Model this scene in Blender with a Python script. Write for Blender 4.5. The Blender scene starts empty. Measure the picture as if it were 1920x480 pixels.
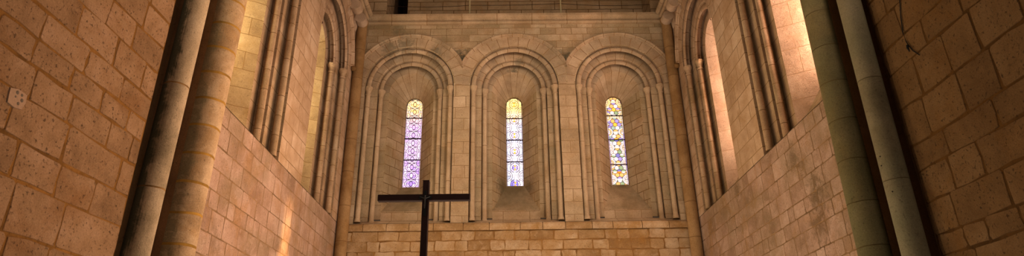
import bpy, bmesh, math, random
from mathutils import Vector, Matrix
PI = math.pi
random.seed(7)
scene = bpy.context.scene
COL = scene.collection

# ------------------------------------------------------------------ camera
YAW, PITCH, ROLL, FPX = 0.0133, 0.414, -0.0159, 1160.17
CAM = Vector((-0.288, 0.0, 1.6))
cyw, syw, cp, sp = math.cos(YAW), math.sin(YAW), math.cos(PITCH), math.sin(PITCH)
fwd = Vector((syw * cp, cyw * cp, sp)); rgt = Vector((cyw, -syw, 0)); upv = rgt.cross(fwd)
R_ = math.cos(ROLL) * rgt + math.sin(ROLL) * upv
U_ = -math.sin(ROLL) * rgt + math.cos(ROLL) * upv
cd = bpy.data.cameras.new('camera'); cam = bpy.data.objects.new('camera', cd); COL.objects.link(cam)
M = Matrix((R_, U_, -fwd)).transposed().to_4x4(); M.translation = CAM
cam.matrix_world = M
cd.sensor_width = 36.0; cd.lens = FPX / 1920 * 36.0; cd.clip_end = 200
scene.camera = cam

# ------------------------------------------------------------------ dimensions (metres)
D = 13.51          # face of the end wall
WX = 4.0           # face of the choir side walls
NX = 4.22          # face of the near (crossing) walls
ZL = 5.24          # top of the ledge / foot of the window recesses
SPB, SPS = 8.70, 8.78   # springing: end wall, side walls
BAYS_X = (-2.61, -0.035, 2.56)
SIDE_Y = (11.82, 8.43)
R1, R2, R3 = 1.088, 0.808, 0.555     # opening radii of the three orders
D1, D2 = 0.19, 0.385                 # depths of the recessed faces
RW, DW = 0.213, 0.95                # window light half width, depth
ZWB, ZWC = 6.40, 8.62               # window foot, centre of its round head
RH0, RH1 = 1.365, 1.445              # hood mould
CEIL = 13.4
RISE = 1.2         # the side recesses rise higher than a half circle

# ------------------------------------------------------------------ tagging helpers
def tag(o, label=None, cat=None, group=None, kind=None):
    if label: o['label'] = label
    if cat: o['category'] = cat
    if group: o['group'] = group
    if kind: o['kind'] = kind
    return o
def empty(name, loc, rz=0.0):
    o = bpy.data.objects.new(name, None); COL.objects.link(o)
    o.location = loc; o.rotation_euler = (0, 0, rz); o.empty_display_size = 0.1
    return o
def obj(name, bm, mat, parent=None, smooth=False, world=True):
    """link bm as one mesh object; bm holds world coordinates when world=True"""
    me = bpy.data.meshes.new(name)
    bmesh.ops.recalc_face_normals(bm, faces=bm.faces)
    if parent is not None and world:
        inv = (Matrix.Translation(parent.location) @ parent.rotation_euler.to_matrix().to_4x4()).inverted()
        g = parent.parent
        if g is not None: inv = inv @ Matrix.Translation(g.location).inverted()
        bmesh.ops.transform(bm, matrix=inv, verts=bm.verts)
    bm.to_mesh(me); bm.free()
    if smooth:
        for p in me.polygons: p.use_smooth = True
    o = bpy.data.objects.new(name, me); COL.objects.link(o)
    for m in (mat if isinstance(mat, (list, tuple)) else [mat]): me.materials.append(m)
    if parent is not None: o.parent = parent
    return o
def copy_tree(o, parent=None):
    c = o.copy(); COL.objects.link(c)
    if parent is not None: c.parent = parent
    for ch in list(o.children): copy_tree(ch, c)
    return c
def new_bm():
    bm = bmesh.new(); bm.loops.layers.uv.new('UVMap'); bm.loops.layers.float_color.new('tone'); return bm
def quad(bm, pts, uvs=None, tone=None, mi=0):
    vs = [bm.verts.new(p) for p in pts]
    f = bm.faces.new(vs); f.material_index = mi
    if uvs:
        L = bm.loops.layers.uv.active
        for l, uv in zip(f.loops, uvs): l[L].uv = uv
    if tone is not None:
        T = bm.loops.layers.float_color.active
        for l in f.loops: l[T] = (tone[0], tone[1], 0, 1)
    return f
def box(bm, lo, hi):
    x0, y0, z0 = lo; x1, y1, z1 = hi
    P = lambda x, y, z: (x, y, z)
    for pts, uv in (
        ([P(x0,y0,z0),P(x1,y0,z0),P(x1,y0,z1),P(x0,y0,z1)], [(x0,z0),(x1,z0),(x1,z1),(x0,z1)]),
        ([P(x1,y1,z0),P(x0,y1,z0),P(x0,y1,z1),P(x1,y1,z1)], [(x1,z0),(x0,z0),(x0,z1),(x1,z1)]),
        ([P(x0,y1,z0),P(x0,y0,z0),P(x0,y0,z1),P(x0,y1,z1)], [(y1,z0),(y0,z0),(y0,z1),(y1,z1)]),
        ([P(x1,y0,z0),P(x1,y1,z0),P(x1,y1,z1),P(x1,y0,z1)], [(y0,z0),(y1,z0),(y1,z1),(y0,z1)]),
        ([P(x0,y0,z1),P(x1,y0,z1),P(x1,y1,z1),P(x0,y1,z1)], [(x0,y0),(x1,y0),(x1,y1),(x0,y1)]),
        ([P(x0,y1,z0),P(x1,y1,z0),P(x1,y0,z0),P(x0,y0,z0)], [(x0,y1),(x1,y1),(x1,y0),(x0,y0)])):
        quad(bm, pts, uv)
def weld(bm, d=1e-4):
    bmesh.ops.remove_doubles(bm, verts=bm.verts, dist=d); return bm
def lathe(bm, prof, c=(0, 0, 0), n=20, a0=0.0, a1=2 * PI, cap=False):
    """prof: (r, z) list; surface of revolution about a vertical axis at c, uv = (arc, z)"""
    for i in range(n):
        t0 = a0 + (a1 - a0) * i / n; t1 = a0 + (a1 - a0) * (i + 1) / n
        for (ra, za), (rb, zb) in zip(prof, prof[1:]):
            p = [(c[0]+ra*math.cos(t0), c[1]+ra*math.sin(t0), c[2]+za), (c[0]+ra*math.cos(t1), c[1]+ra*math.sin(t1), c[2]+za),
                 (c[0]+rb*math.cos(t1), c[1]+rb*math.sin(t1), c[2]+zb), (c[0]+rb*math.cos(t0), c[1]+rb*math.sin(t0), c[2]+zb)]
            r = max(ra, rb)
            uv = [(r*t0, c[2]+za), (r*t1, c[2]+za), (r*t1, c[2]+zb), (r*t0, c[2]+zb)]
            if ra < 1e-6: p.pop(1); uv.pop(1)
            elif rb < 1e-6: p.pop(2); uv.pop(2)
            quad(bm, p, uv)
    return weld(bm)
def tube(bm, pts, r, n=8):
    pts = [Vector(p) for p in pts]; rings = []
    for i, p in enumerate(pts):
        d = (pts[min(i+1, len(pts)-1)] - pts[max(i-1, 0)]).normalized()
        a = d.cross(Vector((0, 0, 1)))
        if a.length < .05: a = d.cross(Vector((1, 0, 0)))
        a.normalize(); b = d.cross(a)
        rr = r[i] if isinstance(r, (list, tuple)) else r
        rings.append([bm.verts.new(p + rr*(math.cos(2*PI*k/n)*a + math.sin(2*PI*k/n)*b)) for k in range(n)])
    for A, B in zip(rings, rings[1:]):
        for k in range(n): bm.faces.new((A[k], A[(k+1) % n], B[(k+1) % n], B[k]))
    bm.faces.new(rings[0]); bm.faces.new(rings[-1][::-1])

# ------------------------------------------------------------------ materials
def nodes_of(name):
    m = bpy.data.materials.new(name); m.use_nodes = True
    nt = m.node_tree; nt.nodes.clear()
    out = nt.nodes.new('ShaderNodeOutputMaterial'); b = nt.nodes.new('ShaderNodeBsdfPrincipled')
    nt.links.new(b.outputs[0], out.inputs[0]); b.inputs['Roughness'].default_value = .92
    b.inputs['Specular IOR Level'].default_value = .15
    return m, nt, b
class NT:
    def __init__(s, nt): s.nt = nt
    def n(s, t, **kw):
        x = s.nt.nodes.new(t)
        for k, v in kw.items(): setattr(x, k, v)
        return x
    def set(s, sock, v):
        if hasattr(v, 'is_output') or isinstance(v, bpy.types.NodeSocket): s.nt.links.new(v, sock)
        else: sock.default_value = v
    def noise(s, vec, scale, detail=4, rough=.55, dist=0.0):
        x = s.n('ShaderNodeTexNoise'); s.set(x.inputs['Vector'], vec)
        x.inputs['Scale'].default_value = scale; x.inputs['Detail'].default_value = detail
        x.inputs['Roughness'].default_value = rough; x.inputs['Distortion'].default_value = dist
        return x.outputs['Fac']
    def ramp(s, fac, stops, interp='LINEAR'):
        x = s.n('ShaderNodeValToRGB'); s.set(x.inputs[0], fac); cr = x.color_ramp; cr.interpolation = interp
        while len(cr.elements) < len(stops): cr.elements.new(.5)
        for e, (p, c) in zip(cr.elements, stops):
            e.position = p; e.color = (c if len(c) == 4 else (*c, 1)) if isinstance(c, (tuple, list)) else (c, c, c, 1)
        return x.outputs[0]
    def mix(s, fac, a, b, blend='MIX'):
        x = s.n('ShaderNodeMix', data_type='RGBA', blend_type=blend)
        s.set(x.inputs[0], fac)
        for i, v in ((6, a), (7, b)):
            if isinstance(v, (tuple, list)): v = (*v, 1) if len(v) == 3 else v
            s.set(x.inputs[i], v)
        return x.outputs[2]
    def math(s, op, a, b=0.0, c=None, clamp=False):
        x = s.n('ShaderNodeMath', operation=op, use_clamp=clamp)
        s.set(x.inputs[0], a); s.set(x.inputs[1], b)
        if c is not None: s.set(x.inputs[2], c)
        return x.outputs[0]

def stone(name, dark, mid, light, mortar=None, stain=(.33, .17, .05), stain_amt=.5, moss=None, moss_amt=0.0,
          brick=None, mesh_tone=False, bump=.35, pit=.55, moss_side=None, spots=None, joint_w=.012, wobble=.03, tint_var=.16, spalls=0.0):
    """limestone; brick=(width,height) draws coursed joints in the UV map, mesh_tone reads the 'tone' attribute of built stones"""
    K = .80; dark, mid, light = ((c_[0] * K, c_[1] * K, c_[2] * K * 1.1) for c_ in (dark, mid, light)); stain = tuple(x * K for x in stain)
    m, nt, b = nodes_of(name); s = NT(nt)
    pos = s.n('ShaderNodeNewGeometry').outputs['Position']
    big = s.noise(pos, .55, 5, .6, .4); med = s.noise(pos, 2.6, 6, .62, .3); fine = s.noise(pos, 21, 6, .68); grit = s.noise(pos, 75, 3, .6)
    height = None; fac = None
    if brick:
        uvn = s.n('ShaderNodeUVMap'); uvn.uv_map = 'UVMap'
        wob = s.n('ShaderNodeTexNoise'); nt.links.new(pos, wob.inputs['Vector']); wob.inputs['Scale'].default_value = 3.5; wob.inputs['Detail'].default_value = 4
        sub = s.n('ShaderNodeVectorMath', operation='SUBTRACT'); nt.links.new(wob.outputs['Color'], sub.inputs[0]); sub.inputs[1].default_value = ((.5, .5, .5) if brick[0] < 10 else (.5 - 7 / wobble, .5, .5))
        sc = s.n('ShaderNodeVectorMath', operation='SCALE'); nt.links.new(sub.outputs[0], sc.inputs[0]); sc.inputs['Scale'].default_value = wobble
        add = s.n('ShaderNodeVectorMath', operation='ADD'); nt.links.new(uvn.outputs[0], add.inputs[0]); nt.links.new(sc.outputs[0], add.inputs[1])
        bt = s.n('ShaderNodeTexBrick'); nt.links.new(add.outputs[0], bt.inputs['Vector'])
        bt.inputs['Color1'].default_value = (0, 0, 0, 1); bt.inputs['Color2'].default_value = (1, 1, 1, 1); bt.inputs['Mortar'].default_value = (.5, .5, .5, 1)
        bt.inputs['Scale'].default_value = 1; bt.inputs['Brick Width'].default_value = brick[0]; bt.inputs['Row Height'].default_value = brick[1]
        bt.inputs['Mortar Size'].default_value = joint_w; bt.inputs['Mortar Smooth'].default_value = .5; bt.inputs['Bias'].default_value = 0
        bt.offset = .5 if len(brick) < 3 else brick[2]; bt.squash = 1.45 if brick[0] < 3 else 1.0; bt.squash_frequency = 3
        tone = s.math('MULTIPLY', bt.outputs['Color'], 1.0); fac = bt.outputs['Fac']
    elif mesh_tone:
        at = s.n('ShaderNodeAttribute', attribute_name='tone'); sep = s.n('ShaderNodeSeparateColor'); nt.links.new(at.outputs['Color'], sep.inputs[0])
        tone = sep.outputs[0]; fac = sep.outputs[1]
    else: tone = None
    v = s.math('MULTIPLY_ADD', med, 1.0, s.math('MULTIPLY', big, .55)); v = s.math('SUBTRACT', v, .30)
    if tone is not None: v = s.math('MULTIPLY_ADD', s.math('SUBTRACT', tone, .5), tint_var, v)
    c = s.ramp(v, [(.22, dark), (.5, mid), (.78, light)])
    # ochre bleeding and patches
    st = s.ramp(s.noise(pos, 1.35, 7, .66, .8), [(.50, 0.0), (.70, 1.0)])
    c = s.mix(s.math('MULTIPLY', st, stain_amt), c, stain)
    if moss:
        ms = s.ramp(s.noise(pos, .9, 6, .6, .6), [(.44, 0.0), (.62, 1.0)])
        c = s.mix(s.math('MULTIPLY', ms, moss_amt), c, moss)
    if spots:      # local weathering stains (centre, radius, strength), world metres
        tot = None
        sn = s.noise(pos, 8.0, 9, .74, .9)
        for (p_, r_, a_) in spots:
            dn = s.n('ShaderNodeVectorMath', operation='DISTANCE'); nt.links.new(pos, dn.inputs[0]); dn.inputs[1].default_value = p_
            q_ = s.math('SUBTRACT', 1.0, s.math('DIVIDE', dn.outputs['Value'], r_))
            q_ = s.math('MULTIPLY', s.math('ADD', q_, s.math('MULTIPLY', s.math('SUBTRACT', sn, .56), 3.4)), 2.0 * a_, clamp=True)
            q_ = s.math('MINIMUM', q_, a_)
            tot = q_ if tot is None else s.math('MAXIMUM', tot, q_)
        c = s.mix(tot, c, (.085, .055, .022) if mesh_tone else (.06, .06, .04))
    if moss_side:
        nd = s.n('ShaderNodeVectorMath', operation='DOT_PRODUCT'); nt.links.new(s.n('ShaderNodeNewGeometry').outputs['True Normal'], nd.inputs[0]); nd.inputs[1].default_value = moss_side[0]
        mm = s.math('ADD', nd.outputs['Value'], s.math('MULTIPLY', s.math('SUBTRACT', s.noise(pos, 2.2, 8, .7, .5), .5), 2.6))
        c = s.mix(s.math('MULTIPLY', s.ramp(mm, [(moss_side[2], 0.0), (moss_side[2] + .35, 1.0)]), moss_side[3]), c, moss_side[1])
    if spalls:
        sp_ = s.ramp(s.noise(pos, 4.2, 8, .72, 1.2), [(.56, 0.0), (.60, 1.0)])
        c = s.mix(s.math('MULTIPLY', sp_, spalls), c, light)
    # pores
    pits = s.ramp(s.noise(pos, 34, 5, .62), [(.29, 1.0), (.41, 0.0)])
    c = s.mix(s.math('MULTIPLY', pits, pit), c, tuple(x * .38 for x in dark))
    c = s.mix(.3, c, s.ramp(grit, [(.25, .25), (.75, .95)]), 'OVERLAY')
    if mortar is not None and fac is not None:
        mvar = s.mix(s.ramp(med, [(.35, 0.0), (.65, 1.0)]), mortar, tuple(x * .5 for x in mortar))
        c = s.mix(fac, c, mvar)
    nt.links.new(c, b.inputs['Base Color'])
    h = s.math('MULTIPLY_ADD', fine, .5, s.math('MULTIPLY', med, .9)); h = s.math('MULTIPLY_ADD', grit, .14, h)
    h = s.math('SUBTRACT', h, s.math('MULTIPLY', pits, .35))
    if fac is not None and brick: h = s.math('SUBTRACT', h, s.math('MULTIPLY', fac, .5))
    bp = s.n('ShaderNodeBump'); bp.inputs['Strength'].default_value = bump; bp.inputs['Distance'].default_value = .03
    nt.links.new(h, bp.inputs['Height']); nt.links.new(bp.outputs[0], b.inputs['Normal'])
    return m
def plain(name, col, rough=.6, metal=0.0, noise_scale=30, var=.35, bump=.2, stretch=None):
    m, nt, b = nodes_of(name); s = NT(nt)
    pos = s.n('ShaderNodeNewGeometry').outputs['Position']
    vec = pos
    if stretch:
        mp = s.n('ShaderNodeMapping'); nt.links.new(pos, mp.inputs[0]); mp.inputs['Scale'].default_value = stretch; vec = mp.outputs[0]
    f = s.noise(vec, noise_scale, 5, .6)
    nt.links.new(s.mix(f, tuple(x * (1 - var) for x in col), tuple(min(1, x * (1 + var)) for x in col)), b.inputs['Base Color'])
    b.inputs['Roughness'].default_value = rough; b.inputs['Metallic'].default_value = metal
    bp = s.n('ShaderNodeBump'); bp.inputs['Strength'].default_value = bump; bp.inputs['Distance'].default_value = .01
    nt.links.new(f, bp.inputs['Height']); nt.links.new(bp.outputs[0], b.inputs['Normal'])
    return m
def glass_mat(name, strength):
    m, nt, b = nodes_of(name); s = NT(nt)
    at = s.n('ShaderNodeAttribute', attribute_name='tint')
    nt.links.new(at.outputs['Color'], b.inputs['Base Color']); nt.links.new(at.outputs['Color'], b.inputs['Emission Color'])
    b.inputs['Emission Strength'].default_value = strength; b.inputs['Roughness'].default_value = .25
    return m

MORT = (.30, .16, .055)
S = {}
S['bay'] = stone('bay limestone', (.34, .235, .13), (.47, .335, .195), (.60, .45, .285), mortar=(.28, .17, .075), brick=(.42, .30), stain_amt=.35, moss=(.17, .16, .085), moss_amt=.12, joint_w=.007)
S['jamb'] = stone('jamb limestone', (.31, .22, .12), (.44, .315, .18), (.56, .42, .26), mortar=(.25, .145, .06), brick=(50, .34), stain_amt=.35, moss=(.17, .16, .085), moss_amt=.2, joint_w=.007)
S['sidejamb'] = stone('side jamb limestone', (.33, .215, .115), (.47, .32, .185), (.58, .43, .28), mortar=(.24, .14, .055), brick=(50, .36), stain=(.30, .16, .05), stain_amt=.45, moss=(.15, .14, .06), moss_amt=.25, joint_w=.007)
S['upper'] = stone('upper wall limestone', (.33, .23, .125), (.46, .33, .19), (.58, .44, .28), mortar=(.30, .18, .08), brick=(.40, .195, .37), stain_amt=.32, moss=(.16, .15, .08), moss_amt=.3, tint_var=.36, joint_w=.0075, spots=[((-1.32, D, 9.47), .22, .9), ((-1.17, D, 9.62), .2, .6), ((-1.47, D, 9.62), .2, .6), ((1.265, D, 9.47), .20, .8), ((1.14, D, 9.6), .16, .5), ((-3.0, D, 10.38), .3, .35)])
S['vous'] = stone('voussoir limestone', (.35, .24, .14), (.49, .35, .21), (.60, .46, .30), mortar=(.27, .15, .06), brick=(50, .285), stain_amt=.3, moss=(.075, .08, .055), moss_amt=.3, joint_w=.009, wobble=.012, spots=[((-.035, D + .35, 9.26), .22, .7), ((-3.15, D, 9.75), .34, .5), ((-2.75, D, 9.88), .32, .5), ((-2.0, D, 9.60), .26, .45), ((.1, D + .2, 9.45), .2, .45), ((-3.0, D, 9.35), .3, .3)])
S['splay'] = stone('embrasure limestone', (.33, .225, .12), (.46, .33, .185), (.58, .43, .27), mortar=(.24, .14, .055), brick=(.40, .235), stain_amt=.45, moss=(.13, .12, .055), moss_amt=.3, joint_w=.010, spots=[((-.33, D + .75, 6.30), .35, .5), ((.28, D + .75, 6.30), .3, .4)])
S['splay_arch'] = stone('radial embrasure limestone', (.36, .25, .145), (.50, .36, .215), (.60, .46, .30), mortar=(.22, .12, .045), brick=(50, .195), stain_amt=.3, joint_w=.008, wobble=.012, moss=(.13, .12, .055), moss_amt=.15)
S['sill'] = stone('stained sill limestone', (.26, .18, .095), (.40, .285, .16), (.53, .39, .24), stain=(.20, .12, .045), stain_amt=.6, moss=(.10, .085, .045), moss_amt=.5)
S['shaft'] = stone('colonette limestone', (.37, .26, .145), (.49, .355, .21), (.58, .44, .28), mortar=(.20, .12, .05), brick=(50, .95), stain_amt=.35, joint_w=.006, wobble=.006)
S['corner'] = stone('corner shaft limestone', (0.238, 0.137, 0.053), (0.34, 0.205, 0.086), (0.425, 0.266, 0.119), mortar=(0.17, 0.084, 0.026), brick=(50, .8), stain=(.24, .12, .03), stain_amt=.6, joint_w=.006, wobble=.006)
S['pink'] = stone('pinkish side wall stone', (0.283, 0.173, 0.105), (0.416, 0.272, 0.182), (0.516, 0.363, 0.264), mortar=(0.275, 0.164, 0.082), mesh_tone=True, stain=(.34, .17, .05), stain_amt=.6, moss=(.13, .10, .04), moss_amt=.35, tint_var=.24, bump=.6, spalls=.3, spots=[((4, 8.15, 4.1), .42, .5), ((4, 8.25, 3.7), .35, .45), ((4, 8.6, 4.85), .28, .5), ((4, 10.9, 5.1), .22, .45), ((-4, 7.85, 3.5), .25, .3)])
S['ledge'] = stone('lower end wall stone', (.29, .17, .07), (.44, .28, .13), (.58, .42, .25), mortar=(.30, .155, .05), mesh_tone=True, stain=(.33, .165, .04), stain_amt=.8, moss=(.17, .09, .025), moss_amt=.4, tint_var=.45, bump=.5, spalls=.3)
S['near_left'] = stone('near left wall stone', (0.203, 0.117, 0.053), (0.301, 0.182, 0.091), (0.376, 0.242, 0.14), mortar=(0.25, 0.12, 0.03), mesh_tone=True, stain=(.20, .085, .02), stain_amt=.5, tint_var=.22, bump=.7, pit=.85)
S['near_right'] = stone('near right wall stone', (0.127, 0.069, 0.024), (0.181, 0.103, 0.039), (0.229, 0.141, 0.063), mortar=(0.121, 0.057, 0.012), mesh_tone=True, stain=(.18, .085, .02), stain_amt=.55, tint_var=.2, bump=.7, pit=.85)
S['sidebay'] = stone('side bay limestone', (.35, .225, .125), (.50, .34, .205), (.62, .46, .31), mortar=(.33, .205, .10), brick=(.50, .30), stain=(.30, .16, .05), stain_amt=.4, joint_w=.009)
S['reveal_l'] = stone('left reveal stone', (.36, .25, .12), (.52, .38, .19), (.64, .50, .28), mortar=(.30, .18, .07), brick=(.75, .33), stain=(.38, .22, .04), stain_amt=.5, joint_w=.007, tint_var=.2)
S['reveal_r'] = stone('right reveal stone', (.46, .32, .21), (.60, .43, .29), (.70, .54, .39), mortar=(.42, .26, .14), brick=(.9, .46), stain=(.44, .24, .10), stain_amt=.4, joint_w=.005, tint_var=.12, bump=.6)
S['sidevous'] = stone('side voussoir limestone', (.36, .235, .135), (.50, .345, .21), (.62, .46, .31), mortar=(.24, .13, .05), brick=(50, .30), stain=(.30, .16, .05), stain_amt=.35, joint_w=.008, wobble=.012)
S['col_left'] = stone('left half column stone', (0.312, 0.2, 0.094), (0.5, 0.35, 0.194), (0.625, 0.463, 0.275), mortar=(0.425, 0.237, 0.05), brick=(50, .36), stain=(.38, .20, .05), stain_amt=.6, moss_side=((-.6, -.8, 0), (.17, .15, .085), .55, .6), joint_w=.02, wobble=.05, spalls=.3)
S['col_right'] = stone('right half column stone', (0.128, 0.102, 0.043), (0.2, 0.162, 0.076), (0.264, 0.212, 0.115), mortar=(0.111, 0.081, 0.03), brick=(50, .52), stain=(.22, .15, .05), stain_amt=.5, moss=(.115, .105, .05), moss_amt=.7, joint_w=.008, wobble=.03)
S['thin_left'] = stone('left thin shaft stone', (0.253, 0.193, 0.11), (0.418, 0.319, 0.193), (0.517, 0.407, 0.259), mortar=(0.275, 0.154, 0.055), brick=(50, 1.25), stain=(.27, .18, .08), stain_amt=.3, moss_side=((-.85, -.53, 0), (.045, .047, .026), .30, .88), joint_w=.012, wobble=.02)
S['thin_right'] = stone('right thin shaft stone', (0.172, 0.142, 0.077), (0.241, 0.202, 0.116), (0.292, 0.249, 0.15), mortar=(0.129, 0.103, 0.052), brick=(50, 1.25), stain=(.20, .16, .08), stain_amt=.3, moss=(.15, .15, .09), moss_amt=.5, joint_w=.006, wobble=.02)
S['pier'] = stone('pier stone', (.22, .115, .045), (.32, .17, .07), (.40, .23, .10), stain_amt=.4)
S['shade'] = stone('rear gallery stone', (0.282, 0.199, 0.104), (0.389, 0.282, 0.157), (0.48, 0.356, 0.215), mortar=(0.166, 0.095, 0.037), brick=(.62, .28), stain_amt=.5)
S['floor'] = stone('floor stone', (.25, .18, .11), (.36, .27, .17), (.45, .35, .23), mortar=(.18, .12, .07), brick=(.9, .6), stain_amt=.2)
S['ceil'] = stone('vault stone', (.28, .2, .12), (.4, .29, .18), (.5, .38, .25), brick=(.6, .3), mortar=(.25, .16, .08), stain_amt=.2)
WOOD = plain('dark stained wood', (.030, .011, .009), .55, 0, 22, .6, .3, (6, 6, .6))
WOOD_H = plain('dark stained beam wood', (.030, .011, .009), .55, 0, 22, .6, .3, (.6, 6, 6))
IRON = plain('dark iron', (.028, .012, .010), .6, .4, 40, .4)
BLACKM = plain('blackened metal', (.022, .022, .022), .4, .6, 60, .4)
PEWTER = plain('worn grey metal', (.10, .09, .085), .38, .7, 60, .4)
CABLE = plain('black cable sheath', (.012, .010, .009), .6)
RAIL = plain('pale painted steel', (.42, .36, .22), .5, .1, 20, .2)
PATCH = plain('pale repair plaster', (.30, .20, .135), .9, 0, 40, .25, .5)
PLUG = plain('grey filler', (.13, .10, .075), .9, 0, 60, .3, .5)
HOLE = plain('shadowed hole', (.02, .014, .01), .95)
SLATE = plain('dark void plaster', (.10, .055, .03), .95)

# ------------------------------------------------------------------ wall frames: (t along wall, d into wall, z) -> world
def frame_back(xc): return lambda t, d, z: (xc + t, D + d, z)
def frame_side(sg, yc): return lambda t, d, z: (sg * (WX + d), yc + t, z)
NA = 36
def upath(r, zb, zs, n=NA, rise=1.0):
    """U path of half width r: foot, springing, arch, springing, foot as (t, z, s)"""
    pts = [(-r, zb), (-r, zs)]
    for i in range(1, n): a = PI - PI * i / n; pts.append((r * math.cos(a), zs + rise * r * math.sin(a)))
    pts += [(r, zs), (r, zb)]
    return pts
def arc(r, zs, n=NA, a0=PI, a1=0.0, rise=1.0, clamp=9, zmax=99):
    return [(max(-clamp, min(clamp, t)), min(z, zmax)) for t, z in arc0(r, zs, n, a0, a1, rise)]
def arc0(r, zs, n, a0, a1, rise):
    return [(r * math.cos(a0 + (a1 - a0) * i / n), zs + rise * r * math.sin(a0 + (a1 - a0) * i / n)) for i in range(n + 1)]
def skin(bm, F, A, dA, B, dB, u0, u1, smid=None, level=False):
    """ruled strip between paths A (depth dA) and B (depth dB); v runs along the path"""
    v = 0.0
    for (a0, a1, b0, b1) in zip(A, A[1:], B, B[1:]):
        L = .5 * (math.dist(a0, a1) + math.dist(b0, b1))
        if smid: L = smid
        uv = [(u0, v), (u0, v + L), (u1, v + L), (u1, v)]
        if level: uv = [(u0, a0[1]), (u0, a1[1]), (u1, b1[1]), (u1, b0[1])]
        quad(bm, [F(a0[0], dA, a0[1]), F(a1[0], dA, a1[1]), F(b1[0], dB, b1[1]), F(b0[0], dB, b0[1])], uv)
        v += L
def sweep(bm, F, path_r, zs, prof, n=NA, a0=PI, a1=0.0, rise=1.0, clamp=9, zmax=99):
    """sweep a profile [(dr, d)] round the arch of radius path_r; uv v along the arc"""
    for (r0, d0), (r1, d1) in zip(prof, prof[1:]):
        step = PI * abs(a1 - a0) / PI / n * (path_r if path_r else max(p[0] for p in prof)) * (.5 + .5 * rise)
        skin(bm, F, arc(path_r + r0, zs, n, a0, a1, rise, clamp, zmax), d0, arc(path_r + r1, zs, n, a0, a1, rise, clamp, zmax), d1, r0 + d0, r1 + d1, step)
    weld(bm)

def jamb_bm(F, zs, rise, sides=(-1, 1), zfoot=ZL):
    """stepped jambs below the springing with the sloping foot of the recess"""
    bm = new_bm()
    for sg in sides:
        def seg(r0, d0, r1, d1):
            z0a, z0b = zfoot + .5 * d0, zfoot + .5 * d1
            u = lambda r, d: r + d
            quad(bm, [F(sg*r0, d0, z0a), F(sg*r1, d1, z0b), F(sg*r1, d1, zs), F(sg*r0, d0, zs)],
                 [(u(r0, d0), z0a), (u(r1, d1), z0b), (u(r1, d1), zs), (u(r0, d0), zs)])
        seg(R1, 0, R1, D1); seg(R1, D1, R2, D1); seg(R2, D1, R2, D2); seg(R2, D2, R3, D2)
    return bm
def stones(bm, rows, u0, u1, wmin, wmax, P, rnd, joint=.010, relief=.014, jit=.006, cut=None, tone=(0, 1), clip=None):
    """squared rubble: every stone a raised bevelled block over the mortar bed. P(u, v, out)."""
    T = bm.loops.layers.float_color.active
    quad(bm, [P(u0, rows[0], 0), P(u1, rows[0], 0), P(u1, rows[-1], 0), P(u0, rows[-1], 0)], [(u0, rows[0]), (u1, rows[0]), (u1, rows[-1]), (u0, rows[-1])], (.4, 1))
    for v0, v1 in zip(rows, rows[1:]):
        u = u0 - rnd.uniform(0, wmax * .7)
        h = v1 - v0
        while u < u1:
            w = rnd.uniform(wmin, wmax) * min(1.25, max(.75, h / .27))
            if u + w > u1 - wmin * .45: w = u1 - u + 1e-3
            a, b_ = max(u, u0) + joint, min(u + w, u1) - joint
            u += w
            if b_ - a < .03: continue
            y0, y1 = v0 + joint, v1 - joint
            if clip and not clip(a, b_, y0, y1): continue
            c = min(.016, (b_ - a) * .12, (y1 - y0) * .12)
            j = lambda k=1.0: rnd.uniform(-jit, jit) * k
            m1, m2 = (a + b_) / 2 + j(4), (a + b_) / 2 + j(4)
            ring = [(a + c, y0), (m1, y0), (b_ - c, y0), (b_, y0 + c), (b_, (y0 + y1) / 2), (b_, y1 - c), (b_ - c, y1), (m2, y1), (a + c, y1), (a, y1 - c), (a, (y0 + y1) / 2), (a, y0 + c)]
            ring = [(x + j(), y + j()) for x, y in ring]
            cx, cy = (a + b_) / 2, (y0 + y1) / 2
            k = .007
            inner = [(x + (cx - x) * k / max(.02, abs(cx - x) + .01), y + (cy - y) * k / max(.02, abs(cy - y) + .01)) for x, y in ring]
            rl = relief * rnd.uniform(.6, 1.25); t = rnd.uniform(*tone)
            o0 = [bm.verts.new(P(x, y, .0005)) for x, y in ring]
            tx, ty = rnd.uniform(-.02, .02), rnd.uniform(-.02, .02)
            o1 = [bm.verts.new(P(x, y, rl + ((x - cx) * tx + (y - cy) * ty) * .25)) for x, y in inner]
            fs = [(bm.faces.new(o1), 0)]
            n = len(o0)
            for i in range(n): fs.append((bm.faces.new((o0[i], o0[(i+1) % n], o1[(i+1) % n], o1[i])), 1))
            for f, rim in fs:
                for l in f.loops:
                    low = rim and l.vert in o0
                    l[T] = (t, .9 if low else 0.0, 0, 1)
def row_list(z0, z1, hmin, hmax, rnd):
    r = [z0]
    while r[-1] < z1 - hmin * .8: r.append(r[-1] + rnd.uniform(hmin, hmax))
    k = (z1 - z0) / (r[-1] - z0)
    return [z0 + (x - z0) * k for x in r]

# ------------------------------------------------------------------ the room shell
def structure(name, bm, mat, label, cat, parent=None):
    return tag(obj(name, bm, mat), label, cat, None, 'structure')
bm = new_bm(); quad(bm, [(-7, -9, 0), (7, -9, 0), (7, 16.5, 0), (-7, 16.5, 0)], [(-7, -9), (7, -9), (7, 16.5), (-7, 16.5)])
structure('floor', bm, S['floor'], 'stone paved church floor below the view', 'floor')
bm = new_bm(); quad(bm, [(-7, -9, CEIL), (7, -9, CEIL), (7, 16.5, CEIL), (-7, 16.5, CEIL)], [(-7, -9), (7, -9), (7, 16.5), (-7, 16.5)])
structure('ceiling', bm, S['ceil'], 'stone church ceiling above the view', 'ceiling')

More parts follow.
